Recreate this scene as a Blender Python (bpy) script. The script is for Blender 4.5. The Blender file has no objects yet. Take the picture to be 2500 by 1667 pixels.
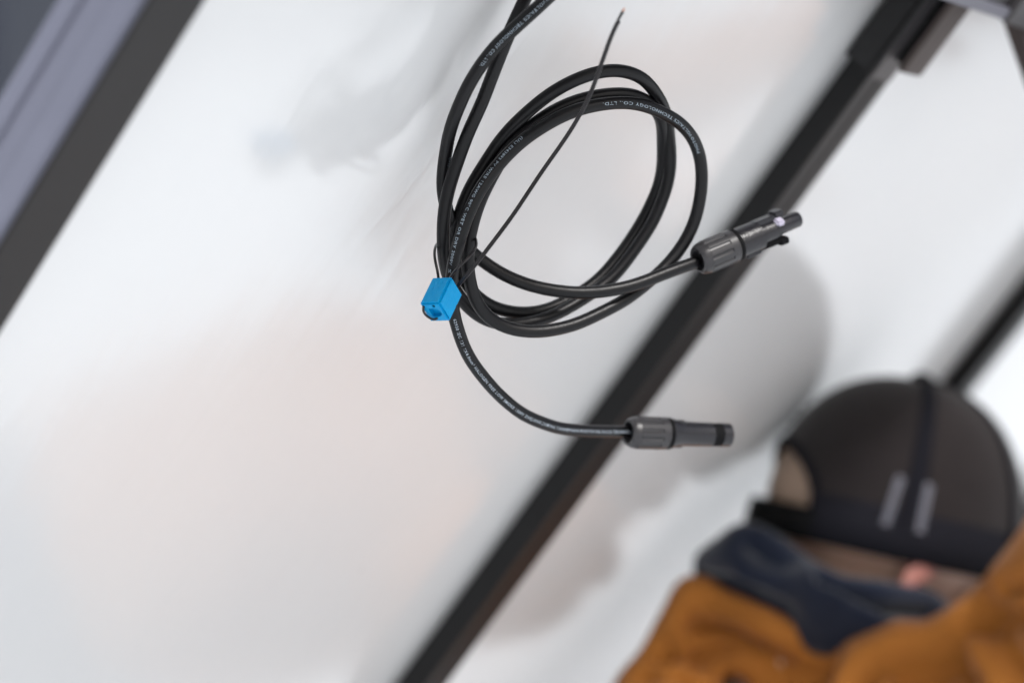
import bpy, bmesh, math, random
from mathutils import Vector, Matrix, noise
from mathutils.bvhtree import BVHTree
random.seed(7)
S = bpy.context.scene
COL = S.collection
R = math.radians

# ---------------------------------------------------------------- camera, light, exposure
CAM_Z = 1.75
FPX = 5900.0                                  # focal length in pixels of the 2500 px wide photograph
cam_d = bpy.data.cameras.new('camera'); cam = bpy.data.objects.new('camera', cam_d); COL.objects.link(cam)
cam.location = (0, 0, CAM_Z); cam.rotation_euler = (R(90), 0, 0)
cam_d.sensor_width = 36; cam_d.lens = FPX * 36 / 2500
cam_d.clip_start = .05; cam_d.clip_end = 2000
cam_d.dof.use_dof = True; cam_d.dof.focus_distance = 1.12; cam_d.dof.aperture_fstop = 4.1
cam_d.dof.aperture_blades = 9
S.camera = cam
W = bpy.data.worlds.new('World'); S.world = W; W.use_nodes = True
nt = W.node_tree; bg = nt.nodes['Background']
sky = nt.nodes.new('ShaderNodeTexSky'); sky.sky_type = 'NISHITA'; sky.sun_disc = False
SUN_EL, SUN_AZ = 48, 150                      # azimuth: clockwise from +Y
sky.sun_elevation = R(SUN_EL); sky.sun_rotation = R(SUN_AZ); sky.air_density = 1.2; sky.dust_density = 4.3
hs = nt.nodes.new('ShaderNodeHueSaturation'); hs.inputs['Saturation'].default_value = .5   # thin white overcast
nt.links.new(sky.outputs[0], hs.inputs['Color']); nt.links.new(hs.outputs[0], bg.inputs[0]); bg.inputs[1].default_value = .115
sd = bpy.data.lights.new('sun', 'SUN'); sun = bpy.data.objects.new('sun', sd); COL.objects.link(sun)
sd.energy = 2.3; sd.angle = R(6); sd.color = (1, .985, .97)
ld = Vector((math.sin(R(SUN_AZ)) * math.cos(R(SUN_EL)), math.cos(R(SUN_AZ)) * math.cos(R(SUN_EL)), math.sin(R(SUN_EL))))
sun.rotation_euler = ld.to_track_quat('Z', 'Y').to_euler(); sun.location = (3, -6, 8)
S.view_settings.view_transform = 'Standard'; S.view_settings.look = 'None'
S.view_settings.gamma = 1; S.view_settings.exposure = .64
S.cycles.use_denoising = True
S.cycles.max_bounces = 10

def P(x, y, d):                               # photograph pixel + distance in metres -> point of the place
    return Vector(((x - 1250) * d / FPX, d, CAM_Z - (y - 833.5) * d / FPX))

def PC(x, y, d):                              # the same for the hanging cables, which swing a little closer to the panel lower down
    return P(x, y, d + .05 * max(0, min(1, (y - 20) / 350)))

# ---------------------------------------------------------------- helpers
def link(name, me, mat=None, parent=None):
    o = bpy.data.objects.new(name, me); COL.objects.link(o)
    if parent: o.parent = parent
    if mat is not None and me is not None:
        me.materials.clear(); me.materials.append(mat)
    return o
def tag(o, label=None, cat=None, group=None, kind=None):
    if label: o['label'] = label
    if cat: o['category'] = cat
    if group: o['group'] = group
    if kind: o['kind'] = kind
    return o
def empty(name, M=None):
    o = bpy.data.objects.new(name, None); COL.objects.link(o); o.empty_display_size = .05
    if M is not None: o.matrix_world = M
    return o
def from_bm(name, bm, mat, parent=None, smooth=False):
    bmesh.ops.recalc_face_normals(bm, faces=bm.faces)
    me = bpy.data.meshes.new(name); bm.to_mesh(me); bm.free()
    if smooth:
        for p in me.polygons: p.use_smooth = True
    return link(name, me, mat, parent)
def box(bm, lo, hi, bev=0):
    vs = [bm.verts.new((x, y, z)) for x in (lo[0], hi[0]) for y in (lo[1], hi[1]) for z in (lo[2], hi[2])]
    F = [(0,1,3,2),(4,6,7,5),(0,4,5,1),(2,3,7,6),(0,2,6,4),(1,5,7,3)]
    fs = [bm.faces.new([vs[i] for i in f]) for f in F]
    if bev:
        es = {e for f in fs for e in f.edges}
        bmesh.ops.bevel(bm, geom=list(es), offset=bev, segments=2, affect='EDGES')
def shade_auto(o, ang=40):
    me = o.data
    for p in me.polygons: p.use_smooth = True
    bm = bmesh.new(); bm.from_mesh(me)
    for e in bm.edges:
        if len(e.link_faces) == 2 and e.calc_face_angle(0) > R(ang): e.smooth = False
    bm.to_mesh(me); bm.free()
def catmull(pts, n=8):
    out = []
    for i in range(len(pts) - 1):
        p0 = pts[max(i-1, 0)]; p1 = pts[i]; p2 = pts[i+1]; p3 = pts[min(i+2, len(pts)-1)]
        for k in range(n):
            t = k / n
            out.append(.5*((2*p1) + (p2-p0)*t + (2*p0-5*p1+4*p2-p3)*t*t + (3*p1-p0-3*p2+p3)*t**3))
    out.append(pts[-1].copy()); return out
def resample(pts, step):
    L = [0]
    for a, b in zip(pts, pts[1:]): L.append(L[-1] + (b-a).length)
    n = max(2, int(L[-1] / step)); out = []; j = 0
    for i in range(n + 1):
        s = L[-1] * i / n
        while j < len(L) - 2 and L[j+1] < s: j += 1
        f = (s - L[j]) / max(L[j+1] - L[j], 1e-9); out.append(pts[j].lerp(pts[j+1], min(f, 1)))
    return out
def smooth_path(pts, it):
    pts = [p.copy() for p in pts]
    for _ in range(it):
        q = [p.copy() for p in pts]
        for i in range(1, len(pts) - 1): q[i] = pts[i-1]*.25 + pts[i]*.5 + pts[i+1]*.25
        pts = q
    return pts
def path(px, step=.002, it=30):
    pts = smooth_path(resample(catmull([PC(*p) for p in px]), step), it)
    if step < .0019 and it > 20: pts = [p + Vector((noise.noise(p*38), .5*noise.noise(p*38 + Vector((9, 0, 0))), noise.noise(p*38 + Vector((0, 9, 0)))))*.0007 for p in pts]
    return pts
def tube(bm, pts, r, seg=20, cap=True):
    nrm = None; rings = []
    for i, p in enumerate(pts):
        t = (pts[min(i+1, len(pts)-1)] - pts[max(i-1, 0)]).normalized()
        if nrm is None: nrm = t.orthogonal().normalized()
        nrm = (nrm - t * nrm.dot(t)).normalized(); b = t.cross(nrm)
        rr = r(i / (len(pts)-1)) if callable(r) else r
        rings.append([bm.verts.new(p + (nrm*math.cos(2*math.pi*k/seg) + b*math.sin(2*math.pi*k/seg))*rr) for k in range(seg)])
    for a, b in zip(rings, rings[1:]):
        for k in range(seg): bm.faces.new((a[k], a[(k+1) % seg], b[(k+1) % seg], b[k]))
    if cap:
        bm.faces.new(rings[0][::-1]); bm.faces.new(rings[-1])
def capsule(bm, a, b, ra, rb, seg=20):
    """tapered limb with round ends"""
    ax = b - a; L = ax.length; t = ax.normalized() if L > 1e-6 else Vector((0, 0, 1))
    pts = []
    for i in range(7):
        th = math.pi/2 * (1 - i/6); pts.append((-math.sin(th)*ra, math.cos(th)*ra + 1e-5))
    for i in range(7):
        th = math.pi/2 * i/6; pts.append((L + math.sin(th)*rb, math.cos(th)*rb + 1e-5))
    n = t.orthogonal().normalized(); m = t.cross(n)
    rings = [[bm.verts.new(a + t*z + (n*math.cos(2*math.pi*k/seg) + m*math.sin(2*math.pi*k/seg))*r) for k in range(seg)] for z, r in pts]
    for x, y in zip(rings, rings[1:]):
        for k in range(seg): bm.faces.new((x[k], x[(k+1) % seg], y[(k+1) % seg], y[k]))
    bm.faces.new(rings[0][::-1]); bm.faces.new(rings[-1])
def ellipsoid(bm, M, radii):
    bmesh.ops.create_uvsphere(bm, u_segments=32, v_segments=20, radius=1, matrix=M @ Matrix.Diagonal((*radii, 1)))
def remesh(bm, voxel, it=6, name='m'):
    bmesh.ops.recalc_face_normals(bm, faces=bm.faces)
    me = bpy.data.meshes.new(name); bm.to_mesh(me); bm.free()
    o = bpy.data.objects.new(name, me); COL.objects.link(o)
    m = o.modifiers.new('r', 'REMESH'); m.mode = 'VOXEL'; m.voxel_size = voxel
    s = o.modifiers.new('s', 'SMOOTH'); s.iterations = it; s.factor = .5
    dg = bpy.context.evaluated_depsgraph_get()
    out = bpy.data.meshes.new_from_object(o.evaluated_get(dg))
    bpy.data.objects.remove(o); bpy.data.meshes.remove(me)
    for p in out.polygons: p.use_smooth = True
    return out

# ---------------------------------------------------------------- materials
def mat(name, col, rough=.5, spec=.5, metal=0, noise_amt=0, scale=40, bump=0, bscale=200, coat=0, **kw):
    m = bpy.data.materials.new(name); m.use_nodes = True; t = m.node_tree; b = t.nodes['Principled BSDF']
    b.inputs['Base Color'].default_value = (*col, 1); b.inputs['Roughness'].default_value = rough
    b.inputs['Specular IOR Level'].default_value = spec; b.inputs['Metallic'].default_value = metal
    b.inputs['Coat Weight'].default_value = coat
    for k, v in kw.items(): b.inputs[k.replace('_', ' ')].default_value = v
    tc = t.nodes.new('ShaderNodeTexCoord')
    if noise_amt:
        n = t.nodes.new('ShaderNodeTexNoise'); n.inputs['Scale'].default_value = scale; n.inputs['Detail'].default_value = 6
        t.links.new(tc.outputs['Object'], n.inputs['Vector'])
        r = t.nodes.new('ShaderNodeMix'); r.data_type = 'RGBA'
        r.inputs[6].default_value = (*[c*(1-noise_amt) for c in col], 1); r.inputs[7].default_value = (*[min(1, c*(1+noise_amt)) for c in col], 1)
        t.links.new(n.outputs['Fac'], r.inputs[0]); t.links.new(r.outputs[2], b.inputs['Base Color'])
    if bump:
        n = t.nodes.new('ShaderNodeTexNoise'); n.inputs['Scale'].default_value = bscale; n.inputs['Detail'].default_value = 4
        t.links.new(tc.outputs['Object'], n.inputs['Vector'])
        bp = t.nodes.new('ShaderNodeBump'); bp.inputs['Strength'].default_value = bump; bp.inputs['Distance'].default_value = .001
        t.links.new(n.outputs['Fac'], bp.inputs['Height']); t.links.new(bp.outputs[0], b.inputs['Normal'])
    return m
M_frame = mat('black_anodised_aluminium', (.0125, .012, .0125), .5, .30, 0, .12, 30)
M_frame_lit = mat('lit_anodised_aluminium', (.14, .145, .19), .45, .5, 0, .05, 60)  # paler copy of the frame metal, light on the outer face put into colour
M_steel = mat('dark_coated_steel', (.032, .029, .031), .45, .5, 0, .15, 20, .2, 300)
M_steel_pale = mat('galvanised_edge', (.12, .118, .145), .4, .5, .3, .1, 40)
M_rust = mat('brown_steel', (.040, .028, .025), .55, .4, 0, .35, 18, .3, 200)
M_cable = mat('black_cable_jacket', (.0030, .0028, .0036), .36, .24, 0, .15, 300, .12, 1500)
M_print = mat('pale_printing', (.27, .32, .37), .6, .3)
M_print_mid = mat('faded_printing', (.30, .34, .39), .6, .3)
M_print_dim = mat('worn_printing', (.22, .26, .30), .6, .3)
M_wire = mat('black_wire_coating', (.010, .008, .009), .3, .35)
M_copper = mat('copper', (.70, .32, .20), .35, .5, .8)
M_plug = mat('black_connector_plastic', (.008, .0075, .010), .27, .42, 0, .15, 400, .2, 900)
M_plug_dark = mat('black_rubber_and_shade', (.003, .003, .0035), .7, .1)  # rubber parts, also the painted dark inside gaps, slots and holes
M_plug_grey = mat('worn_connector_plastic', (.022, .021, .023), .34, .4, 0, .15, 300)
M_plug_glint = mat('plastic_highlight', (.36, .34, .42), .35, .5)  # highlight on the release tab, given as a pale colour
M_blue = mat('blue_plastic', (.0, .245, .52), .42, .2, 0, .05, 300, .25, 500, Subsurface_Weight=.15, Subsurface_Scale=.002)
M_glassfront = mat('solar_glass', (.01, .012, .03), .1, .5)
M_skin = mat('skin', (.52, .33, .25), .5, .4, 0, .1, 30, Subsurface_Weight=.1, Subsurface_Scale=.01)
M_ear = mat('flushed_skin', (.33, .14, .115), .5, .4)
M_hair = mat('light_brown_hair', (.33, .235, .175), .6, .3, 0, .3, 200)
M_cap = mat('black_mesh_cloth', (.011, .0082, .0085), .85, .15, 0, .25, 60, Sheen_Weight=.15)
M_seam = mat('black_cotton', (.005, .005, .008), .9, .15)
M_thread = mat('grey_thread', (.17, .17, .20), .8, .2)
M_eye = mat('eye_white', (.7, .68, .65), .2, .5)
M_lip = mat('lip', (.45, .18, .15), .5, .4)
M_hood = mat('navy_fleece', (.0055, .0085, .019), .95, .1, 0, .2, 60, .4, 500, Sheen_Weight=.3)
M_jacket = mat('brown_duck_canvas', (.285, .104, .018), .85, .15, 0, .10, 12, .3, 900, Sheen_Weight=.1)
M_jean = mat('blue_denim', (.05, .07, .12), .9, .15, 0, .2, 60)
M_boot = mat('brown_leather', (.10, .05, .025), .55, .4, 0, .2, 40)
M_wallm = mat('slate_blue_metal_cladding', (.018, .022, .034), .8, .4, 0, .1, 3)

def backsheet_material():
    m = bpy.data.materials.new('white_backsheet'); m.use_nodes = True; t = m.node_tree; b = t.nodes['Principled BSDF']; L = t.links.new
    b.inputs['Roughness'].default_value = .15; b.inputs['IOR'].default_value = 1.85
    tc = t.nodes.new('ShaderNodeTexCoord')
    n = t.nodes.new('ShaderNodeTexNoise'); n.inputs['Scale'].default_value = 6; n.inputs['Detail'].default_value = 5
    L(tc.outputs['Object'], n.inputs['Vector'])
    mx = t.nodes.new('ShaderNodeMix'); mx.data_type = 'RGBA'
    mx.inputs[6].default_value = (.62, .62, .625, 1); mx.inputs[7].default_value = (.65, .65, .65, 1)
    L(n.outputs['Fac'], mx.inputs[0])
    # tiny dust specks
    v = t.nodes.new('ShaderNodeTexVoronoi'); v.inputs['Scale'].default_value = 16; L(tc.outputs['Object'], v.inputs['Vector'])
    nz = t.nodes.new('ShaderNodeTexNoise'); nz.inputs['Scale'].default_value = 900; L(tc.outputs['Object'], nz.inputs['Vector'])
    ad = t.nodes.new('ShaderNodeMath'); ad.operation = 'MULTIPLY_ADD'; L(nz.outputs['Fac'], ad.inputs[0]); ad.inputs[1].default_value = .012; L(v.outputs['Distance'], ad.inputs[2])
    cr = t.nodes.new('ShaderNodeMapRange'); cr.inputs[1].default_value = .018; cr.inputs[2].default_value = .026; cr.inputs[3].default_value = .55; cr.inputs[4].default_value = 0
    L(ad.outputs[0], cr.inputs[0])
    m2 = t.nodes.new('ShaderNodeMix'); m2.data_type = 'RGBA'; L(cr.outputs[0], m2.inputs[0]); L(mx.outputs[2], m2.inputs[6]); m2.inputs[7].default_value = (.16, .15, .15, 1)
    L(m2.outputs[2], b.inputs['Base Color'])
    # shallow waviness of the laminate, stretched along the module, plus fine film grain
    mp = t.nodes.new('ShaderNodeMapping'); mp.inputs['Scale'].default_value = (1, .28, 1); mp.inputs['Rotation'].default_value = (0, 0, R(-8)); L(tc.outputs['Object'], mp.inputs['Vector'])
    n1 = t.nodes.new('ShaderNodeTexNoise'); n1.inputs['Scale'].default_value = 22; n1.inputs['Detail'].default_value = 3; n1.inputs['Distortion'].default_value = .6; L(mp.outputs[0], n1.inputs['Vector'])
    n2 = t.nodes.new('ShaderNodeTexNoise'); n2.inputs['Scale'].default_value = 160; n2.inputs['Detail'].default_value = 2; L(mp.outputs[0], n2.inputs['Vector'])
    b1 = t.nodes.new('ShaderNodeBump'); b1.inputs['Strength'].default_value = 1; b1.inputs['Distance'].default_value = .00032; L(n1.outputs['Fac'], b1.inputs['Height'])
    b2 = t.nodes.new('ShaderNodeBump'); b2.inputs['Strength'].default_value = .5; b2.inputs['Distance'].default_value = .000025; L(n2.outputs['Fac'], b2.inputs['Height']); L(b1.outputs[0], b2.inputs['Normal'])
    L(b2.outputs[0], b.inputs['Normal'])
    return m
M_back = backsheet_material()

def ground_material():
    m = mat('pale_bounce_ground', (.745, .78, .805), .9, .2, 0, .06, 3, 1, 40)  # unseen ground made snow-pale to throw light up onto the backsheets
    return m
# ---------------------------------------------------------------- setting
bm = bmesh.new()
for lo, hi in (((-1500, -1500), (1500, 1500)),):
    f = bm.faces.new([bm.verts.new((x, y, 0)) for x, y in ((lo[0], lo[1]), (hi[0], lo[1]), (hi[0], hi[1]), (lo[0], hi[1]))])
tag(from_bm('ground', bm, ground_material()), kind='structure')

# building far beyond the open end of the array (seen past the first frame)
bw = empty('metal_building', Matrix.Translation((-10, 14, 0)))
bm = bmesh.new(); box(bm, (-9, 0, 0), (7, 8, 6)); from_bm('wall', bm, M_wallm, bw)
bm = bmesh.new()
for k in range(54): box(bm, (-8.9 + k*.3, -.03, .1), (-8.84 + k*.3, -.002, 5.9))
o = from_bm('cladding_rib', bm, M_wallm, bw); o['kind'] = 'stuff'
bm = bmesh.new(); box(bm, (-9.3, -.4, 6), (7.3, 8.4, 6.2)); from_bm('roof', bm, M_steel, bw)
tag(bw, 'dark slate blue wall far out of focus behind the first panel frame', 'building')

# ---------------------------------------------------------------- solar array: V across the modules, U up the slope, N out of the white backs
U = Vector((.54638921, -.31370918, .77655997)).normalized()
N = Vector((.68573652, -.36477507, -.62984488)).normalized()
V = U.cross(N).normalized()
if V.y < 0: V = -V
CN = -.49833041
O0 = Vector((0, 0, CAM_Z)) + N * CN
def A(s, t, h): return O0 + V*s + U*t + N*h
def arr(s, t, h=0): return Matrix((( V.x, U.x, N.x, 0), (V.y, U.y, N.y, 0), (V.z, U.z, N.z, 0), (0, 0, 0, 1))).copy() if False else Matrix.Translation(A(s, t, h)) @ Matrix(((V.x, U.x, N.x), (V.y, U.y, N.y), (V.z, U.z, N.z))).to_4x4()
T0, T1 = -1.22, .28
LEN = T1 - T0
H = .022
def module(s0, w, lip_l, lip_r, label, ribs=False):
    root = empty('solar_panel', arr(s0, T0))
    bm = bmesh.new(); box(bm, (.002, .002, -.0045), (w-.002, LEN-.002, 0)); from_bm('backsheet', bm, M_back, root)
    bm = bmesh.new(); box(bm, (.002, .002, -.0082), (w-.002, LEN-.002, -.0047)); from_bm('glass', bm, M_glassfront, root)
    for side in (0, 1):
        bm = bmesh.new()
        def bx(a, b, h0, h1, bev=.0003):
            if side: a, b = w - b, w - a
            box(bm, (a, .0, h0), (b, LEN, h1), bev)
        lip = lip_r if side else lip_l
        bx(-.0005, .0018, -.0095, H, .0005)                 # web
        bx(.0019, lip, H-.0020, H-.00005, .0005)            # lip turned in under the back
        bx(.0019, .011, -.0094, -.0084)                     # front channel
        if ribs and not side:
            bx(-.0024, -.0007, .0105, H-.0004, .0006); bx(-.0024, -.0007, -.0094, -.0005, .0006)
        o = from_bm('frame_rail', bm, M_frame, root); shade_auto(o)
        if ribs and not side:
            o.data.materials.append(M_frame_lit)
            for p in o.data.polygons:
                if p.center.x < .0005: p.material_index = 1
            o['label'] = 'frame rail with ribbed outer face coloured paler as the lit side'
    for y0, y1 in ((0, .0018), (LEN-.0018, LEN)):
        bm = bmesh.new(); box(bm, (.0022, y0, -.0095), (w-.0022, y1, H-.0022))
        ya, yb = (y1+.0001, y1+.02) if y0 == 0 else (y0-.02, y0-.0001)
        box(bm, (.0022, ya, H-.0042), (w-.0022, yb, H-.0023)); from_bm('frame_rail', bm, M_frame, root)
    # junction box near the top of the back, above the photograph's edge
    bm = bmesh.new(); box(bm, (w/2-.06, LEN-.16, .0002), (w/2+.06, LEN-.06, .02), .004); jb = from_bm('junction_box', bm, M_plug, root)
    bm = bmesh.new(); box(bm, (w/2-.05, LEN-.15, .0202), (w/2+.05, LEN-.07, .0222), .001); from_bm('lid', bm, M_plug_dark, jb)
    tag(root, label, 'solar panel', 'solar panels mounted side by side in the array')
    return root
W0 = .6885
lab = ['white backed solar panel behind the hanging cable coil, with the wide left frame',
       'white backed solar panel between the diagonal black frame joint and the capped person',
       'white backed solar panel to the right of the thin black frame above the cap',
       'white backed solar panel farthest down the row behind the person',
       'white backed solar panel at the far end of the row']
for k in range(5):
    module(.689 + k*(W0+.0015) if k else .689, W0, .032 if k == 0 else .0165, .0165, lab[k], k == 0)

# purlin under the modules, brackets and a strut
SJ = 1.3785
root = empty('purlin', arr(.30, -.138))
bm = bmesh.new(); box(bm, (0, .004, .0235), (4.2, .060, .0655), .001); o = from_bm('channel', bm, M_steel, root)
bm = bmesh.new(); box(bm, (0, 0, .0658), (1.055, .0075, .0700), .0008); from_bm('flange', bm, M_steel_pale, root)
bm = bmesh.new(); box(bm, (1.056, -.001, .0657), (4.2, .061, .0715), .0012); from_bm('cover_strip', bm, M_steel, root)
tag(root, 'dark grey steel purlin crossing the top right corner behind the modules', 'steel beam')
root = empty('purlin', arr(.30, -1.0))
bm = bmesh.new(); box(bm, (0, .004, .0235), (4.2, .060, .0655), .001); from_bm('channel', bm, M_steel, root)
tag(root, 'dark steel purlin low down behind the modules, below the picture', 'steel beam')

root = empty('mounting_clamp', arr(SJ, -.20))
bm = bmesh.new(); box(bm, (-.0215, -.012, .0222), (.0115, .064, .0245), .0008); from_bm('plate', bm, M_steel, root)
bm = bmesh.new(); box(bm, (-.0195, -.010, .0020), (-.0175, .064, .0195), .0005); from_bm('tongue', bm, M_frame, root)
bm = bmesh.new(); box(bm, (-.056, .007, .0462), (-.024, .062, .050), .0010); from_bm('bracket', bm, M_rust, root)
bm = bmesh.new(); box(bm, (-.0042, .003, .0247), (-.0002, .060, .0395), .0008); from_bm('gap_shade', bm, M_plug_dark, root)  # dark piece standing in for the shaded gap beside the bracket
tag(root, 'dark steel clamp with brown bracket on the black frame joint near the top', 'clamp')

root = empty('support_strut', Matrix.Translation(A(1.40, -.145, .072)))
tag(root, 'brown steel strut running down from the purlin at the right edge', 'strut')
bm = bmesh.new()
a = P(2540, -40, 1.45); b = P(2745, 560, 1.50); b = a + (b - a) * (a.z / (a.z - b.z))
def bar(bm, a, b, w, h, up):
    t = (b-a).normalized(); s = t.cross(up).normalized(); q = s.cross(t)
    vs = [bm.verts.new(p + s*x + q*y) for p in (a, b) for x, y in ((-w, -h), (w, -h), (w, h), (-w, h))]
    for f in ((0,1,2,3),(7,6,5,4),(0,4,5,1),(1,5,6,2),(2,6,7,3),(3,7,4,0)): bm.faces.new([vs[i] for i in f])
Mi = root.matrix_world.inverted()
bar(bm, Mi @ a, Mi @ b, .034, .006, N)
from_bm('tube', bm, M_rust, root)

# ---------------------------------------------------------------- cables
def bend_text(txt, pts, pa, pb, ang, parent, m, r, height=.00142):
    """pale lettering wrapped on the jacket between two points of the run"""
    ia = min(range(len(pts)), key=lambda i: (pts[i]-pa).length); ib = min(range(len(pts)), key=lambda i: (pts[i]-pb).length)
    seg = pts[ia:ib+1] if ib > ia else pts[ib:ia+1][::-1]
    if ib < ia: pass
    Ls = [0]
    for x, y in zip(seg, seg[1:]): Ls.append(Ls[-1] + (y-x).length)
    cu = bpy.data.curves.new('t', 'FONT'); cu.body = txt; cu.size = 1; cu.resolution_u = 2; cu.space_character = 1.15; cu.offset = .008
    o = bpy.data.objects.new('t', cu); COL.objects.link(o)
    dg = bpy.context.evaluated_depsgraph_get(); me = bpy.data.meshes.new_from_object(o.evaluated_get(dg))
    bpy.data.objects.remove(o)
    xs = [v.co.x for v in me.vertices]; ys = [v.co.y for v in me.vertices]
    x0, x1 = min(xs), max(xs); sx = Ls[-1] / (x1-x0); sy = height / .72
    j = 0
    camp = Vector((0, 0, CAM_Z))
    for v in me.vertices:
        s = (v.co.x - x0) * sx
        lo, hi = 0, len(Ls)-2
        while lo < hi:
            mid = (lo+hi+1)//2
            if Ls[mid] <= s: lo = mid
            else: hi = mid-1
        f = (s-Ls[lo]) / max(Ls[lo+1]-Ls[lo], 1e-9)
        c = seg[lo].lerp(seg[lo+1], f)
        t = ((seg[min(lo+2, len(seg)-1)] - seg[max(lo-1, 0)])).normalized()
        vw = (camp - c).normalized(); vw = (vw - t*vw.dot(t)).normalized(); top = vw.cross(t)
        a = ang + (v.co.y - .36) * sy / r
        v.co = c + (vw*math.cos(a) + top*math.sin(a)) * (r + .00004)
    return link('lettering', me, m, parent)
CR = .0031
main_px = [(1540,1054,1.168),(1510,1054,1.160),(1442,1052,1.148),(1374,1047,1.138),(1306,1026,1.124),(1258,999,1.114),(1204,948,1.103),(1147,876,1.091),
 (1120,808,1.083),(1106,762,1.078),(1100,710,1.073),(1103,655,1.068),(1117,604,1.065),(1132,553,1.063),(1147,515,1.063),(1171,466,1.064),(1205,418,1.066),(1239,378,1.069),(1273,343,1.072),(1324,306,1.077),(1392,273,1.084),(1443,258,1.089),
 (1511,250,1.095),(1562,255,1.100),(1613,272,1.106),(1664,305,1.112),(1698,350,1.118),(1713,400,1.122),(1712,461,1.125),(1700,529,1.127),(1671,592,1.127),(1630,646,1.125),(1579,693,1.121),(1511,742,1.115),
 (1426,784,1.108),(1365,802,1.103),(1307,810,1.099),(1250,805,1.095),(1205,787,1.092),(1172,756,1.087),(1152,718,1.083),(1143,680,1.079),(1141,638,1.076),(1145,587,1.074),(1157,533,1.073),(1176,482,1.074),(1200,432,1.077),(1232,376,1.081),(1270,326,1.085),(1324,284,1.090),
 (1392,251,1.096),(1450,234,1.101),(1501,229,1.105),(1555,234,1.110),(1590,252,1.114),(1612,285,1.120),(1619,340,1.128),(1614,434,1.138),(1590,500,1.140),(1550,570,1.140),(1500,640,1.137),(1446,696,1.133),(1375,740,1.126),
 (1320,759,1.121),(1265,765,1.115),(1215,756,1.109),(1172,733,1.103),(1140,700,1.097),(1117,655,1.092),(1108,600,1.088),(1110,560,1.086),(1130,500,1.084),(1154,446,1.083),(1202,374,1.084),(1249,308,1.087),(1307,254,1.090),(1375,207,1.094),
 (1443,178,1.099),(1501,168,1.104),(1555,182,1.109),(1596,216,1.115),(1622,268,1.121),(1634,333,1.128),(1637,391,1.131),(1632,441,1.132),(1608,515,1.133),(1570,580,1.133),(1508,665,1.130),(1446,716,1.126),(1370,762,1.119),
 (1290,788,1.112),(1228,795,1.106),(1165,771,1.100),(1125,732,1.096),(1097,690,1.090),(1084,640,1.080),(1081,575,1.072),(1085,510,1.069),(1101,442,1.068),(1135,338,1.069),(1162,278,1.071),(1188,218,1.073),(1219,143,1.076),(1250,68,1.079),(1281,0,1.083),(1310,-70,1.090)]
junction = A(1.02, .14, .018)
def build_cable(px, name, label, texts, tail):
    pts = path(px, .0018, 26)
    a = pts[-1]; d = (pts[-1]-pts[-6]).normalized()
    ext = catmull([a, a + d*.03, a.lerp(tail, .55) + N*.015, tail], 14)[1:]
    pts = pts + resample(ext, .0018)[1:]
    root = empty(name, Matrix.Identity(4))
    bm = bmesh.new(); tube(bm, pts, CR, 20); from_bm('jacket', bm, M_cable, root, True)
    for tx in texts:
        bend_text(tx[0], pts, PC(*tx[1]), PC(*tx[2]), tx[3], root, tx[4], CR)
    tag(root, label, 'cable')
    return pts
F_txt = [('62930 IEC 131 1X4.0mm² HALOGEN FREE LOW SMOKE 1500V ZHEJIANG JIAMING TIANHEYUAN PHOTOVOLTAICS TECHNOLOGY', (1110,768,1.079), (1543,1054,1.168), -.05, M_print_mid),
         ('(UL) E343893 PV WIRE 12AWG 90°C WET OR DRY 2000V', (1277,340,1.072), (1106,648,1.067), -.45, M_print),
         ('S Y', (1104,660,1.066), (1100,690,1.07), -.45, M_print_dim),
         ('PHOTOVOLTAICS TECHNOLOGY CO., LTD.', (1702,360,1.119), (1467,254,1.091), .05, M_print)]
main = build_cable(main_px, 'power_cable', 'black printed cable wound in three loops, ending in the lower straight connector', F_txt, A(1.00, .14, .02))
lead_px = [(1703,637,1.124),(1681,645,1.121),(1630,664,1.117),(1579,685,1.113),(1528,702,1.110),(1460,715,1.107),(1392,716,1.105),(1324,706,1.104),(1256,685,1.103),(1205,658,1.103),(1161,624,1.102),(1128,592,1.097),(1103,550,1.088),
 (1088,510,1.080),(1081,470,1.077),(1081,425,1.075),(1086,374,1.071),(1096,323,1.068),(1113,272,1.066),(1140,218,1.065),(1174,162,1.065),(1208,119,1.065),(1246,80,1.065),(1290,37,1.067),(1331,0,1.071),(1385,-45,1.08)]
T_txt = [('(UL) E343893 PV WIRE', (1081,372,1.071), (1078,512,1.08), .95, M_print_dim),
         ('ZHEJIANG JIAMING TIANHEYUAN PHOTOVOLTAICS TECHNOLOGY CO., LTD.', (1540,-150,1.10), (1178,160,1.065), .1, M_print)]
# the lettering reads towards the coil : the run is stored coil end first, so the strings are bent on its reverse
def build_lead():
    pts = path(lead_px, .0018, 26)
    a = pts[-1]; d = (pts[-1]-pts[-6]).normalized(); tail = A(1.07, .14, .02)
    ext = catmull([a, a + d*.04, a.lerp(tail, .6) + N*.02, tail], 14)[1:]
    pts = pts + resample(ext, .0018)[1:]
    root = empty('power_cable', Matrix.Identity(4))
    bm = bmesh.new(); tube(bm, pts, CR, 20); from_bm('jacket', bm, M_cable, root, True)
    rv = pts[::-1]
    bend_text(T_txt[0][0], rv, PC(*T_txt[0][1]), PC(*T_txt[0][2]), T_txt[0][3], root, T_txt[0][4], CR)
    i1 = min(range(len(rv)), key=lambda i: (rv[i]-PC(1178,160,1.065)).length)
    L = 0; i0 = i1
    while i0 > 0 and L < .0875: L += (rv[i0]-rv[i0-1]).length; i0 -= 1
    bend_text(T_txt[1][0], rv, rv[i0], rv[i1], T_txt[1][3], root, M_print, CR)
    tag(root, 'black cable leaving the tied bundle to the right, ending in the upper clipped connector', 'cable')
    return pts
build_lead()

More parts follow.
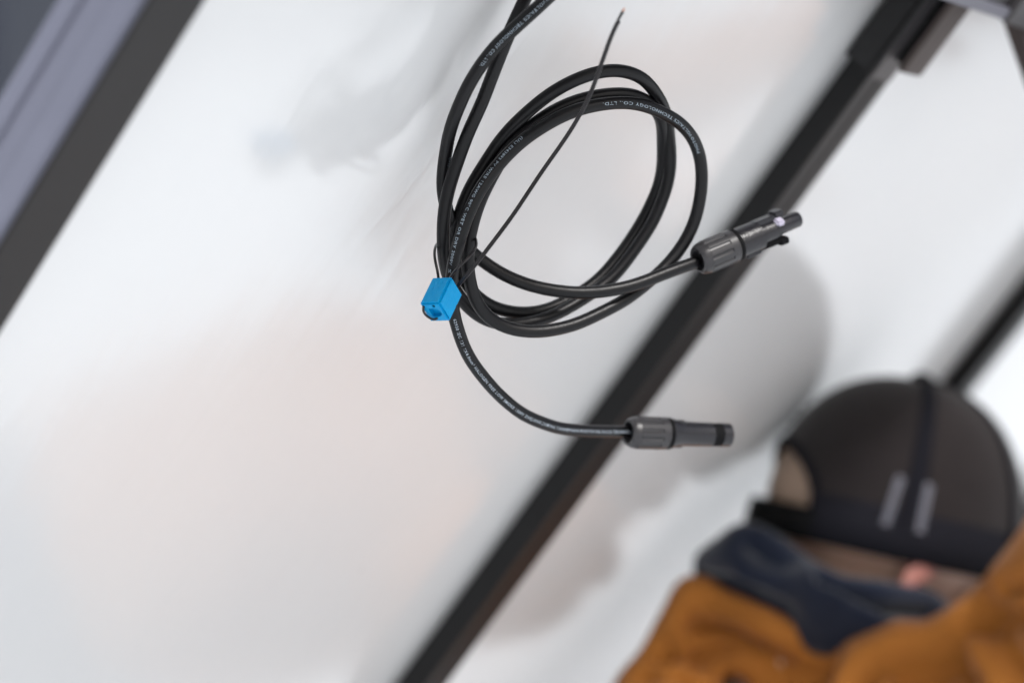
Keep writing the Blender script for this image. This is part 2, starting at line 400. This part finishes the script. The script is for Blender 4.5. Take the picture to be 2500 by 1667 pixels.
# ---------------------------------------------------------------- plug connectors
def lathe(bm, prof, M, seg=64, cap=True):
    rings = []
    for z, r in prof:
        rings.append([bm.verts.new(M @ Vector(((r(2*math.pi*k/seg) if callable(r) else r)*math.cos(2*math.pi*k/seg), (r(2*math.pi*k/seg) if callable(r) else r)*math.sin(2*math.pi*k/seg), z))) for k in range(seg)])
    for a, b in zip(rings, rings[1:]):
        for k in range(seg): bm.faces.new((a[k], a[(k+1) % seg], b[(k+1) % seg], b[k]))
    if cap: bm.faces.new(rings[0][::-1]); bm.faces.new(rings[-1])
def flute(r, d=.0006, n=12):
    return lambda a: r - d*(1 if math.cos(n*a) > .15 else 0)
def scaled(l): return [(z*.001, (r*.001 if not callable(r) else r)) for z, r in l]
def axis_frame(base, direction, roll=0):
    z = direction.normalized(); x = z.cross(Vector((0, 0, 1))).normalized(); y = z.cross(x)
    return Matrix.Translation(base) @ Matrix(((x.x, y.x, z.x), (x.y, y.y, z.y), (x.z, y.z, z.z))).to_4x4() @ Matrix.Rotation(roll, 4, 'Z')
I4 = Matrix.Identity(4)
def gland(root):
    bm = bmesh.new()
    lathe(bm, [(z*.001, r) for z, r in ((2.6,.0034),(1.2,.0042),(.0,.0052),(.0,.0061),(.9,.0068),(2.2,.0074),(4.0,.0077),(4.4,flute(.0079)),(15.6,flute(.0079)),(16,.0079),(19.8,.00785),(20.4,.0074))], I4, 96)
    o = from_bm('gland_nut', bm, M_plug_grey, root); shade_auto(o, 25)
    bm = bmesh.new(); lathe(bm, [(.0203,.0068),(.0204,.0077),(.0222,.0077),(.0223,.0068)], I4); o = from_bm('seal_ring', bm, M_plug_dark, root); shade_auto(o)
# lower, straight plug
ax = Vector((.0500, .0225, -.0022))
root = empty('plug_connector', axis_frame(PC(1533,1055,1.162), ax, R(20)) @ Matrix.Scale(1.045, 4))
gland(root)
bm = bmesh.new()
lathe(bm, [(.0218,.0070),(.0222,.0074),(.0232,.0073),(.0262,.0066),(.0285,.0060),(.0452,.0058),(.0454,.0046),(.0500,.0046),(.0502,.0058),(.0552,.0057),(.0555,.0052),(.0555,.0030),(.0500,.0028)], I4)
for s in (-1, 1): box(bm, (-.0022, min(s*.0050, s*.0066), .0262), (.0022, max(s*.0050, s*.0066), .0300), .0004)
o = from_bm('body', bm, M_plug, root); shade_auto(o, 30)
bm = bmesh.new(); lathe(bm, [(.0455,.0046),(.0456,.0057),(.0499,.0057),(.04995,.0046)], I4); from_bm('slot_shade', bm, M_plug_dark, root)  # black ring fills the groove as the shade inside the slot
for s in (-1, 1):
    bm = bmesh.new(); box(bm, (min(s*.0049, s*.0056), -.0024, .030), (max(s*.0049, s*.0056), .0024, .0455), .0003); from_bm('latch_arm', bm, M_plug, root)
tag(root, 'lower black plug connector with straight round body and slotted tip', 'connector', 'plug connectors on the cable ends')
# upper plug with clip arms
ax = Vector((.0495, .0225, .0205))
root = empty('plug_connector', axis_frame(PC(1703,636,1.122), ax, R(35)) @ Matrix.Scale(1.045, 4))
gland(root)
bm = bmesh.new()
lathe(bm, [(.0218,.0068),(.0220,.0073),(.0345,.0071),(.0352,.0062),(.0356,.0052),(.0440,.0050),(.0443,.0040),(.0575,.0037),(.0582,.0033),(.0582,.0020),(.0520,.0018)], I4)
o = from_bm('body', bm, M_plug, root); shade_auto(o, 30)
for k, (a, m_) in enumerate(((R(-25), M_plug_dark), (R(155), M_plug))):
    bm = bmesh.new(); c, s_ = math.cos(a), math.sin(a)
    box(bm, (-.0026, .0046, .0330), (.0026, .0072, .0480), .0004); box(bm, (-.0032, .0050, .0440), (.0032, .0084, .0490), .0005)
    bmesh.ops.rotate(bm, verts=bm.verts, cent=(0,0,0), matrix=Matrix.Rotation(a, 3, 'Z')); from_bm('clip_arm', bm, m_, root)
bm = bmesh.new(); box(bm, (-.0036, .0032, .0430), (.0036, .0062, .0475), .0009); bmesh.ops.rotate(bm, verts=bm.verts, cent=(0,0,0), matrix=Matrix.Rotation(R(185), 3, 'Z')); from_bm('release_tab', bm, M_plug_glint, root)  # tab coloured pale to carry the highlight that falls on it
bm = bmesh.new(); box(bm, (-.0045, .0050, .0240), (.0045, .0076, .0330), .0007); bmesh.ops.rotate(bm, verts=bm.verts, cent=(0,0,0), matrix=Matrix.Rotation(R(-20), 3, 'Z')); from_bm('housing_step', bm, M_plug, root)
tag(root, 'upper black plug connector pointing up to the right with clip arms', 'connector', 'plug connectors on the cable ends')

# ---------------------------------------------------------------- blue tie block and wire
e1 = Vector((29, 50.4, 64)) / 5080; e2 = Vector((-48, 28.8, -1)) / 5080; e3 = Vector((25, 40.1, -43)) / 5080
V0 = PC(1072, 740, 1.047)
l1, l2, l3 = e1.length, e2.length, e3.length
a1 = e1.normalized(); a2 = (e2 - a1*e2.dot(a1)).normalized(); a3 = a1.cross(a2)
if a3.dot(e3) < 0: a3 = -a3
BM = Matrix.Translation(V0) @ Matrix(((a1.x, a2.x, a3.x), (a1.y, a2.y, a3.y), (a1.z, a2.z, a3.z))).to_4x4()
def boolean(o, cutter):
    m = o.modifiers.new('b', 'BOOLEAN'); m.operation = 'DIFFERENCE'; m.object = cutter; m.solver = 'EXACT'
    dg = bpy.context.evaluated_depsgraph_get(); me = bpy.data.meshes.new_from_object(o.evaluated_get(dg))
    o.modifiers.clear(); o.data = me; bpy.data.objects.remove(cutter)
root = empty('tie_block', BM)
bm = bmesh.new(); box(bm, (0, 0, 0), (l1, l2, l3), .0010)
blk = from_bm('block_body', bm, M_blue, None)
bm = bmesh.new()
lathe(bm, [(-.002, .0027), (.0022, .0027)], Matrix.Translation((0, l2*.42, l3*.50)) @ Matrix.Rotation(R(90), 4, 'Y'), 32)
boolean(blk, from_bm('c', bm, None))
bm = bmesh.new(); box(bm, (-.002, l2*.42, l3*.50-.0027), (.0021, l2*.42+.0030, l3*.5+.0027)); boolean(blk, from_bm('c', bm, None))
bm = bmesh.new(); box(bm, (l1*.50, -.001, l3-.0012), (l1*.60, l2+.001, l3+.001)); boolean(blk, from_bm('c', bm, None))
for (yy, zz) in ((l2*.36, l3*.16), (l2*.86, l3*.16)):
    bm = bmesh.new(); lathe(bm, [(-.002, .00085), (.010, .00085)], Matrix.Translation((0, yy, zz)) @ Matrix.Rotation(R(90), 4, 'Y'), 16); boolean(blk, from_bm('c', bm, None))
for p in blk.data.polygons: p.use_smooth = False
blk.parent = root; blk.data.materials.clear(); blk.data.materials.append(M_blue); shade_auto(blk, 35)
bm = bmesh.new()                                             # faint moulded marks on the upper left face (z = 0 side)
for (x, y, w, h) in ((.72,.74,.14,.05),(.75,.52,.12,.05),(.70,.34,.13,.05),(.48,.66,.14,.05),(.45,.40,.16,.05),(.30,.60,.10,.05)):
    box(bm, (l1*x, l2*y, -.00012), (l1*(x+w), l2*(y+h), .0001), .00004)
from_bm('moulded_mark', bm, M_blue, root)
bm = bmesh.new()
for (yy, zz) in ((l2*.36, l3*.16), (l2*.86, l3*.16)): lathe(bm, [(.0004, .0008), (.003, .0008)], Matrix.Translation((0, yy, zz)) @ Matrix.Rotation(R(90), 4, 'Y'), 12)
from_bm('hole_shade', bm, M_plug_dark, root)  # black plugs give the shade inside the drilled wire holes
bm = bmesh.new()
tube(bm, smooth_path(catmull([V0 + (Vector(q) @ Matrix(((a1.x,a1.y,a1.z),(a2.x,a2.y,a2.z),(a3.x,a3.y,a3.z)))) for q in
     ((.003, l2*.86, l3*.16), (.0003, l2*.87, l3*.17), (-.0010, l2*.90, l3*.30), (-.0013, l2*.88, l3*.50), (-.0012, l2*.74, l3*.70), (-.0006, l2*.56, l3*.78), (.003, l2*.46, l3*.80))], 8), 3), .00056, 12)
o = from_bm('wire_loop', bm, M_wire, None, True); o.parent = root; o.matrix_parent_inverse = BM.inverted()
tag(root, 'small bright blue plastic block clamping the tie wire on the cable bundle', 'cable tie block')

root = empty('tie_wire', I4)
bm = bmesh.new()
wp = path([(1521,28,1.030),(1509,50,1.031),(1494,80,1.033),(1479,120,1.036),(1464,163,1.040),(1440,228,1.045),(1409,289,1.050),(1375,343,1.052),(1324,415,1.053),(1290,466,1.053),(1249,527,1.053),(1202,590,1.052),(1154,652,1.055),(1120,692,1.062),(1108,706,1.067)], .002, 6)
tube(bm, wp, .00066, 12)
tube(bm, [p + Vector((.0007, -.0004, -.0004)) for p in wp[3:]], .00052, 10)
loop = path([(1096,686,1.067),(1103,672,1.062),(1116,656,1.056),(1135,638,1.055),(1152,619,1.058),(1161,605,1.064),(1163,590,1.070),(1158,577,1.078),(1148,572,1.088),(1120,580,1.104),(1092,590,1.100),(1070,594,1.088),(1062,606,1.076),(1061,626,1.068),(1064,644,1.064),(1068,662,1.064),(1072,690,1.068)], .001, 4)
tube(bm, loop, .00066, 12)
from_bm('coating', bm, M_wire, root, True)
bm = bmesh.new(); d = (wp[0]-wp[3]).normalized(); tube(bm, [wp[0], wp[0]+d*.0016], .0004, 10); from_bm('copper_core', bm, M_copper, root, True)
tag(root, 'thin black wire rising from the blue block to a bare copper tip', 'wire')

# ---------------------------------------------------------------- the person
DP = 1.86
Fw = Vector((.965, .13, -.22)).normalized(); Up = Vector((.27, .05, .96)); Up = (Up - Fw*Up.dot(Fw)).normalized(); Sd = Fw.cross(Up).normalized()
C0 = P(2150, 1357, DP)
HM = Matrix.Translation(C0) @ Matrix(((Fw.x, Sd.x, Up.x), (Fw.y, Sd.y, Up.y), (Fw.z, Sd.z, Up.z))).to_4x4()   # local: x forward, y his right (to the camera), z up
def h(x, y, z): return HM @ Vector((x, y, z))
person = empty('person', Matrix.Translation((.05, 1.80, 0)))
def own(o, par=None):
    par = par or person
    o.parent = par; o.matrix_parent_inverse = par.matrix_world.inverted() if par is person else person.matrix_world.inverted() @ Matrix.Identity(4)
    return o
def child(name, me_or_bm, m, par=None, smooth=True):
    par = par or person
    if isinstance(me_or_bm, bmesh.types.BMesh): o = from_bm(name, me_or_bm, m, None, smooth)
    else: o = link(name, me_or_bm, m)
    o.parent = par; bpy.context.view_layer.update(); o.matrix_parent_inverse = par.matrix_world.inverted()
    return o
neck = P(2010, 1530, 1.83)
shR = P(2270, 1770, 1.745); shL = neck + Vector((.10, .10, -.10))
elR = P(2690, 1430, 1.69); elL = shL + Vector((.20, .05, -.16))
haR = elR + Vector((.10, .10, .20)); haL = elL + Vector((.16, .20, .15))
hip = Vector((.06, 1.66, .95))
chest = neck.lerp(hip, .3)
knR, knL = Vector((.16, 1.55, .50)), Vector((.18, 1.78, .50)); anR, anL = Vector((.06, 1.52, .09)), Vector((.08, 1.84, .09))
hpR, hpL = hip + Vector((0, -.09, -.02)), hip + Vector((0, .09, -.02))
def hand(bm, wrist, d, nrm):
    d = d.normalized(); sidev = d.cross(nrm).normalized()
    for k in range(4):
        o_ = sidev * (-.03 + .02*k); capsule(bm, wrist + d*.01 + o_*.5, wrist + d*.085 + o_, .014, .012, 10)
        base = wrist + d*.085 + o_; l = (.026, .031, .029, .022)[k]
        p1 = base + d*l + nrm*.006; p2 = p1 + d*l*.7 + nrm*.014; p3 = p2 + d*l*.4 + nrm*.014
        capsule(bm, base, p1, .010, .0085, 10); capsule(bm, p1, p2, .0085, .008, 10); capsule(bm, p2, p3, .008, .007, 10)
    t0 = wrist + d*.03 - sidev*.03; t1 = t0 + d*.03 - sidev*.025 + nrm*.008; t2 = t1 + d*.026 - sidev*.006 + nrm*.008
    capsule(bm, t0, t1, .013, .011, 10); capsule(bm, t1, t2, .011, .009, 10)
bm = bmesh.new()
ellipsoid(bm, HM @ Matrix.Translation((.000, 0, .034)), (.088, .073, .086))
ellipsoid(bm, HM @ Matrix.Translation((.045, 0, -.033)), (.050, .052, .070))
ellipsoid(bm, HM @ Matrix.Translation((.062, 0, -.073)), (.030, .034, .026))          # chin
ellipsoid(bm, HM @ Matrix.Translation((.085, 0, .024)), (.016, .05, .014))            # brow
capsule(bm, h(.090, 0, .004), h(.108, 0, -.028), .008, .013, 14)                      # nose
for s in (-1, 1): ellipsoid(bm, HM @ Matrix.Translation((.060, s*.040, -.033)), (.022, .018, .022))
capsule(bm, h(-.018, 0, -.028), neck + Vector((0, 0, -.01)), .054, .050)
capsule(bm, h(.02, .0, -.058), neck + Vector((.03, -.0, .0)), .045, .05)
capsule(bm, shR, shL, .026, .032); capsule(bm, neck, chest, .045, .068)
for q in (-.05, .05): capsule(bm, chest + Vector((0, q, 0)), hip + Vector((0, q, 0)), .07, .085)
capsule(bm, shR, elR, .026, .028); capsule(bm, elR, haR, .033, .026); capsule(bm, shL, elL, .038, .036); capsule(bm, elL, haL, .038, .026)
hand(bm, haR, haR-elR, -N); hand(bm, haL, haL-elL, -N)
for a_, b_, c_ in ((hpR, knR, anR), (hpL, knL, anL)):
    capsule(bm, a_, b_, .085, .055); capsule(bm, b_, c_, .052, .036); capsule(bm, c_, c_ + Vector((.16, 0, -.045)), .035, .03)
body = child('body', remesh(bm, .0045, 5, 'body'), M_skin)
# ears
for s in (1, -1):
    bm = bmesh.new()
    ex = HM @ Matrix.Translation((.011, s*.081, .001)) @ Matrix.Rotation(R(s*-14), 4, 'Z') @ Matrix.Rotation(R(44), 4, 'Y')
    ellipsoid(bm, ex, (.0100, .0050, .0240)); ellipsoid(bm, ex @ Matrix.Translation((-.004, s*.003, .004)), (.0042, .0038, .0165)); ellipsoid(bm, ex @ Matrix.Translation((.001, 0, -.018)), (.0065, .004, .0085))
    capsule(bm, ex @ Vector((.002, 0, .006)), ex @ Vector((.006, -s*.012, .002)), .006, .007, 12)
    child('ear', remesh(bm, .0016, 4, 'ear'), M_ear)
for s in (-1, 1):
    bm = bmesh.new(); ellipsoid(bm, HM @ Matrix.Translation((.082, s*.031, .000)), (.010, .013, .010)); child('eye', bm, M_eye)
bm = bmesh.new(); ellipsoid(bm, HM @ Matrix.Translation((.092, 0, -.052)), (.006, .022, .006)); child('mouth', bm, M_lip)
# hair, seen through the opening at the back of the cap and as a short fringe under its edge
bm = bmesh.new(); ellipsoid(bm, HM @ Matrix.Translation((-.004, 0, .034)), (.0925, .0765, .090))
for v in list(bm.verts):
    q = HM.inverted() @ v.co
    if q.z < .010 - .10*max(0, -q.x) or q.x > .06: bm.verts.remove(v)
child('hair', bm, M_hair)
# cap
cap = empty('cap', HM)
cap.parent = person; bpy.context.view_layer.update(); cap.matrix_parent_inverse = person.matrix_world.inverted()
AX, AY, AZ = .1060, .0860, .139
def dome(phi, z, off=0):                                       # phi from the back of the head, z 0..1 up the dome
    e = 2.35; k = max(0, 1 - z**e) ** (1/e)
    lean = -.010*z*0
    return Vector((-(AX+off)*k*math.cos(phi) + lean + .003*z, (AY+off)*k*math.sin(phi), (AZ+off)*z))
def opening(phi, z):
    p = (phi + math.pi) % (2*math.pi) - math.pi
    zz = z*AZ
    return zz > .024 and (p/.76)**2 + ((zz-.024)/.047)**2 < 1
bm = bmesh.new(); NP, NZ = 144, 44
zs = [math.sin(math.pi/2*i/NZ) * .9995 for i in range(NZ+1)]
g = [[bm.verts.new(dome(2*math.pi*j/NP, z) + Vector((0, 0, 0))) for j in range(NP)] for z in zs]
for i in range(NZ):
    for j in range(NP):
        if not opening(2*math.pi*(j+.5)/NP, (zs[i]+zs[i+1])/2):
            bm.faces.new((g[i][j], g[i][(j+1) % NP], g[i+1][(j+1) % NP], g[i+1][j]))
bm.faces.new(g[-1])
for v in [v for v in bm.verts if not v.link_faces]: bm.verts.remove(v)
crown = from_bm('crown', bm, M_cap, cap, True)
sol = crown.modifiers.new('s', 'SOLIDIFY'); sol.thickness = .0012; sol.offset = -1
def strip(fn, n, w, name, m, par, off=.0006, thick=.0012):
    """flat band laid over the dome along fn(t) -> (phi, z)"""
    bm = bmesh.new(); prev = None
    for i in range(n+1):
        t = i/n; c = dome(*fn(t), off); c2 = dome(*fn(min(1, t+.01)), off) if t < .99 else None
        c1 = dome(*fn(max(0, t-.01)), off); tg = ((c2 or c) - c1).normalized()
        nr = Vector((c.x, c.y, c.z*.6)).normalized(); sd_ = tg.cross(nr).normalized()
        ww = w(t) if callable(w) else w
        cur = [bm.verts.new(c + sd_*ww*k_ + nr*hh) for k_, hh in ((-1, -.0004), (-1, thick*.6), (0, thick), (1, thick*.6), (1, -.0004))]
        if prev:
            for k_ in range(4): bm.faces.new((prev[k_], prev[k_+1], cur[k_+1], cur[k_]))
        prev = cur
    return from_bm(name, bm, m, par, True)
strip(lambda t: (.76 + (2*math.pi-1.52)*t, .14), 120, .0185, 'sweatband', M_seam, cap)
for ph in (R(84), R(-84), R(180), R(140), R(-140)):
    z0 = .14
    strip(lambda t, ph=ph: (ph, z0 + (.999-z0)*math.sin(t*math.pi/2)), 40, lambda t: .0085*(1-.55*t), 'seam', M_seam, cap)
# piped edge of the arch opening
strip(lambda t: (.76*math.cos(math.pi*t), min(.99, (.024 + .047*math.sin(math.pi*t))/AZ)), 40, .004, 'opening_piping', M_seam, cap)
bm = bmesh.new(); ellipsoid(bm, Matrix.Translation(dome(0, 1) + Vector((0, 0, .001))), (.009, .009, .005)); from_bm('button', bm, M_seam, cap, True)
strip(lambda t: (-.8 + 1.6*t, .085), 24, .0125, 'strap', M_plug_dark, cap, .002)
bm = bmesh.new(); prev = None                                  # brim, to the front, hidden by the raised arm
for i in range(25):
    a = R(-62 + 124*i/24); b0 = Vector((AX*math.cos(a), AY*math.sin(a), .006))
    ext = .07*math.cos(a*1.25)**.5 if abs(a*1.25) < math.pi/2 else 0
    b1 = b0 + Vector((ext, 0, -.012*ext/.07 - .2*abs(b0.y)*ext))
    cur = [bm.verts.new(q) for q in (b0, b1, b1 + Vector((0, 0, -.002)), b0 + Vector((0, 0, -.002)))]
    if prev:
        for k in range(4): bm.faces.new((prev[k], prev[(k+1) % 4], cur[(k+1) % 4], cur[k]))
    prev = cur
from_bm('brim', bm, M_cap, cap, True)
# embroidery: two slanting columns of grey thread on the side panel
bpy.context.view_layer.update()
cw = crown.matrix_world; me = crown.data
tree = BVHTree.FromPolygons([cw @ v.co for v in me.vertices], [list(p.vertices) for p in me.polygons])
camp = Vector((0, 0, CAM_Z))
def on(tree_, x, y):
    d = (P(x, y, 1) - camp).normalized(); r_ = tree_.ray_cast(camp, d)
    return r_[0], r_[1]
Ci = cap.matrix_world.inverted()
for x0, y0, x1, y1, n_ in ((2200, 1162, 2160, 1282, 13), (2268, 1180, 2242, 1300, 13)):
    bm = bmesh.new()
    for k in range(n_):
        for side_, wd in ((-1, 10), (1, 10)):
            t = (k+.5)/n_; x = x0+(x1-x0)*t + side_*5; y = y0+(y1-y0)*t + side_*2
            hgt = (3.2, 2.2, 3.6, 2.6)[(k*3+side_) % 4]
            q = [on(tree, x+dx, y+dy) for dx, dy in ((-4.6, -hgt), (4.6, -hgt+1.5), (4.6, hgt+1.5), (-4.6, hgt))]
            if all(z[0] for z in q):
                nrm = q[0][1]; nrm = nrm if nrm.dot(camp-q[0][0]) > 0 else -nrm
                lo = [bm.verts.new(Ci @ (z[0]+nrm*.0002)) for z in q]; hi = [bm.verts.new(Ci @ (z[0]+nrm*.0022)) for z in q]
                bm.faces.new(hi); [bm.faces.new((lo[i], lo[(i+1) % 4], hi[(i+1) % 4], hi[i])) for i in range(4)]
    from_bm('embroidery', bm, M_thread, cap)

def seen(px, d, r): return P(*px, d), r * d / FPX
# hood of the navy sweatshirt lying round the neck
bm = bmesh.new()
def chain(L):
    for (x, y, d, r), (x2, y2, d2, r2) in zip(L, L[1:]):
        capsule(bm, P(x, y, d), P(x2, y2, d2), r*d/FPX, r2*d2/FPX)
chain([(1742,1388,1.80,62),(1825,1350,1.78,84),(1860,1375,1.78,86),(1930,1430,1.775,84),(2030,1490,1.765,88),(2140,1498,1.76,86),(2245,1500,1.775,72),(2312,1515,1.80,36)])
chain([(1742,1388,1.80,62),(1800,1400,1.86,66),(1900,1400,1.90,60),(2060,1450,1.90,60),(2200,1490,1.87,60),(2310,1530,1.80,36)])
chain([(1740,1405,1.81,50),(1900,1500,1.78,70),(2080,1570,1.76,60)])
hood_me = remesh(bm, .004, 10, 'hood')
def crease(me, tree_, lines, w=.006, depth=.008, wob=None):
    cr = []
    for ln in lines:
        wd, dp = (ln[0] if isinstance(ln[0], tuple) and len(ln[0]) == 2 and ln[0][0] < 1 else (w, depth)), None
        pts_px = ln[1:] if wd is ln[0] else ln
        pp = []
        for x, y in pts_px:
            q = on(tree_, x, y)[0]
            if q: pp.append(q)
        if len(pp) > 1: cr.append((wd[0]*1.05, wd[1], pp))
    vs = [v.co.copy() for v in me.vertices]; ns = [v.normal.copy() for v in me.vertices]; out = []
    boxes = [(wd, dp*2.4, pp, [min(p[i] for p in pp)-3*wd for i in range(3)], [max(p[i] for p in pp)+3*wd for i in range(3)]) for wd, dp, pp in cr]
    for c, n_ in zip(vs, ns):
        dsp = 0
        for wd, dp, pp, lo, hi in boxes:
            if not (lo[0] < c.x < hi[0] and lo[1] < c.y < hi[1] and lo[2] < c.z < hi[2]): continue
            best = 1e9
            for a_, b_ in zip(pp, pp[1:]):
                ab = b_-a_; t = max(0, min(1, (c-a_).dot(ab)/max(ab.length_squared, 1e-9)))
                best = min(best, (c-(a_+ab*t)).length_squared)
            if best < (3*wd)**2: dsp += dp * math.exp(-best/(wd*wd))
        q = c - n_*min(dsp, .030)
        if wob: q = q + n_*(wob[0]*noise.noise(c*9) + wob[1]*noise.noise(c*27))
        out.extend(q)
    me.vertices.foreach_set('co', out); me.update()
def tree_of(me): return BVHTree.FromPolygons([v.co for v in me.vertices], [list(p.vertices) for p in me.polygons])
crease(hood_me, tree_of(hood_me), [((.016, .008), (1850,1320), (1870,1360), (1900,1375)), ((.012, .005), (1700,1420), (1800,1440), (1900,1500)),
    ((.006, .008), (2010,1410), (2120,1450), (2240,1500)), ((.012, -.004), (1830,1400), (1950,1400), (2050,1460)), ((.010, .009), (2180,1470), (2290,1500))], wob=(.001, .002))
child('hood', hood_me, M_hood)
# jacket
bm = bmesh.new()
chain([(1704,1472,1.80,76),(1672,1580,1.80,98),(1630,1720,1.79,150),(1600,1930,1.77,210)])
chain([(1708,1478,1.80,66),(1850,1568,1.78,100),(1990,1650,1.76,110),(2010,1800,1.76,200),(1880,2000,1.75,280)])
chain([(1790,1500,1.88,60),(2000,1590,1.90,90),(2180,1680,1.86,120),(2060,1880,1.86,200)])
chain([(1690,1600,1.88,100),(1700,1800,1.88,200),(1650,2000,1.84,230)])
chain([(2090,1745,1.76,190),(2205,1710,1.74,194),(2290,1720,1.73,185)])
chain([(2270,1760,1.74,202),(2515,1588,1.71,202),(2690,1368,1.68,208)])
capsule(bm, elR, haR + (elR-haR)*.12, .045, .036); capsule(bm, shL, elL, .06, .052); capsule(bm, elL, haL + (elL-haL)*.12, .050, .036)
capsule(bm, neck + Vector((0, .02, -.09)), shL, .08, .065); waist = chest.lerp(hip, .38)
capsule(bm, chest + Vector((0, -.04, 0)), waist + Vector((0, -.04, .0)), .13, .12); capsule(bm, chest + Vector((0, .05, 0)), waist + Vector((0, .04, .0)), .125, .12)
jm = remesh(bm, .0048, 9, 'jacket')
jt = tree_of(jm)
crease(jm, jt, [((.009, .013), (1700,1518), (1821,1562), (1985,1600)), ((.008, .011), (1606,1578), (1727,1602), (1844,1622), (1930,1630)),
    ((.004, .003), (1727,1456), (1820,1500), (1914,1550)), ((.012, .016), (1933,1650), (1985,1585), (2050,1545)), ((.013, .014), (1840,1640), (1960,1665)),
    ((.006, .008), (2148,1597), (2195,1572), (2265,1569)), ((.010, .012), (2130,1611), (2100,1667)), ((.009, .015), (2190,1600), (2186,1667)), 
    ((.009, .015), (2242,1583), (2265,1667)), ((.010, .012), (2275,1560), (2310,1610), (2350,1667)), ((.010, .007), (2330,1510), (2300,1560), (2285,1590)),
    ((.011, .016), (2400,1366), (2500,1356)), ((.006, .006), (2370,1420), (2430,1430), (2500,1425)), ((.011, .013), (2365,1470), (2430,1490), (2500,1500)), ((.010, .009), (2378,1490), (2440,1570), (2500,1639)),
    ((.008, .007), (1560,1640), (1700,1660)), ((.005, -.004), (1700,1500), (1850,1530), (1960,1580)), ((.005, -.004), (2165,1610), (2150,1667)), ((.005, -.004), (2420,1460), (2500,1470))], wob=(.005, .0022))
child('jacket', jm, M_jacket)
# keep the body inside its clothes: anything under the jacket or hood is drawn in to 7 mm below the cloth
Hi = HM.inverted(); bme = body.data; bco = []
jt2, ht2 = tree_of(jm), tree_of(hood_me)
for v in bme.vertices:
    c = v.co.copy()
    if ((Hi @ c).z < -.085 or (c - h(0, 0, -.02)).length > .135) and c.z > 1.0 and (c-haR).length > .06 and (c-haR-(haR-elR).normalized()*.1).length > .13 and (c-haL-(haL-elL).normalized()*.1).length > .15:
        for t_ in (jt2, ht2):
            loc, nr, _, dist = t_.find_nearest(c, .05)
            if loc is not None and (c-loc).dot(nr) > -.007 and (t_ is jt2 or dist < .012): c = loc - nr*.007
    bco.extend(c)
bme.vertices.foreach_set('co', bco); bme.update()
# unseen sweatshirt hem, added so the panel mirrors navy instead of jacket brown
bm = bmesh.new()
for q in (-.045, .045): capsule(bm, waist + Vector((0, q, 0)), hip + Vector((0, q, .03)), .105, .105)
child('sweatshirt', remesh(bm, .008, 6, 'sweatshirt'), M_hood)
# trousers and boots, below the picture
bm = bmesh.new()
capsule(bm, hpR, hpL, .10, .10)
for a_, b_, c_ in ((hpR, knR, anR), (hpL, knL, anL)): capsule(bm, a_, b_, .102, .074); capsule(bm, b_, c_, .074, .060)
child('jeans', remesh(bm, .008, 6, 'jeans'), M_jean)
for c_ in (anR, anL):
    bm = bmesh.new(); capsule(bm, c_ + Vector((0, 0, .10)), c_ + Vector((0, 0, -.02)), .052, .055); capsule(bm, c_ + Vector((0, 0, -.04)), c_ + Vector((.17, 0, -.045)), .048, .044)
    for v in bm.verts: v.co.z = max(v.co.z, .002)
    child('boot', remesh(bm, .006, 4, 'boot'), M_boot)
tag(person, 'person in black mesh cap, navy hood and brown canvas jacket with one arm raised', 'person')
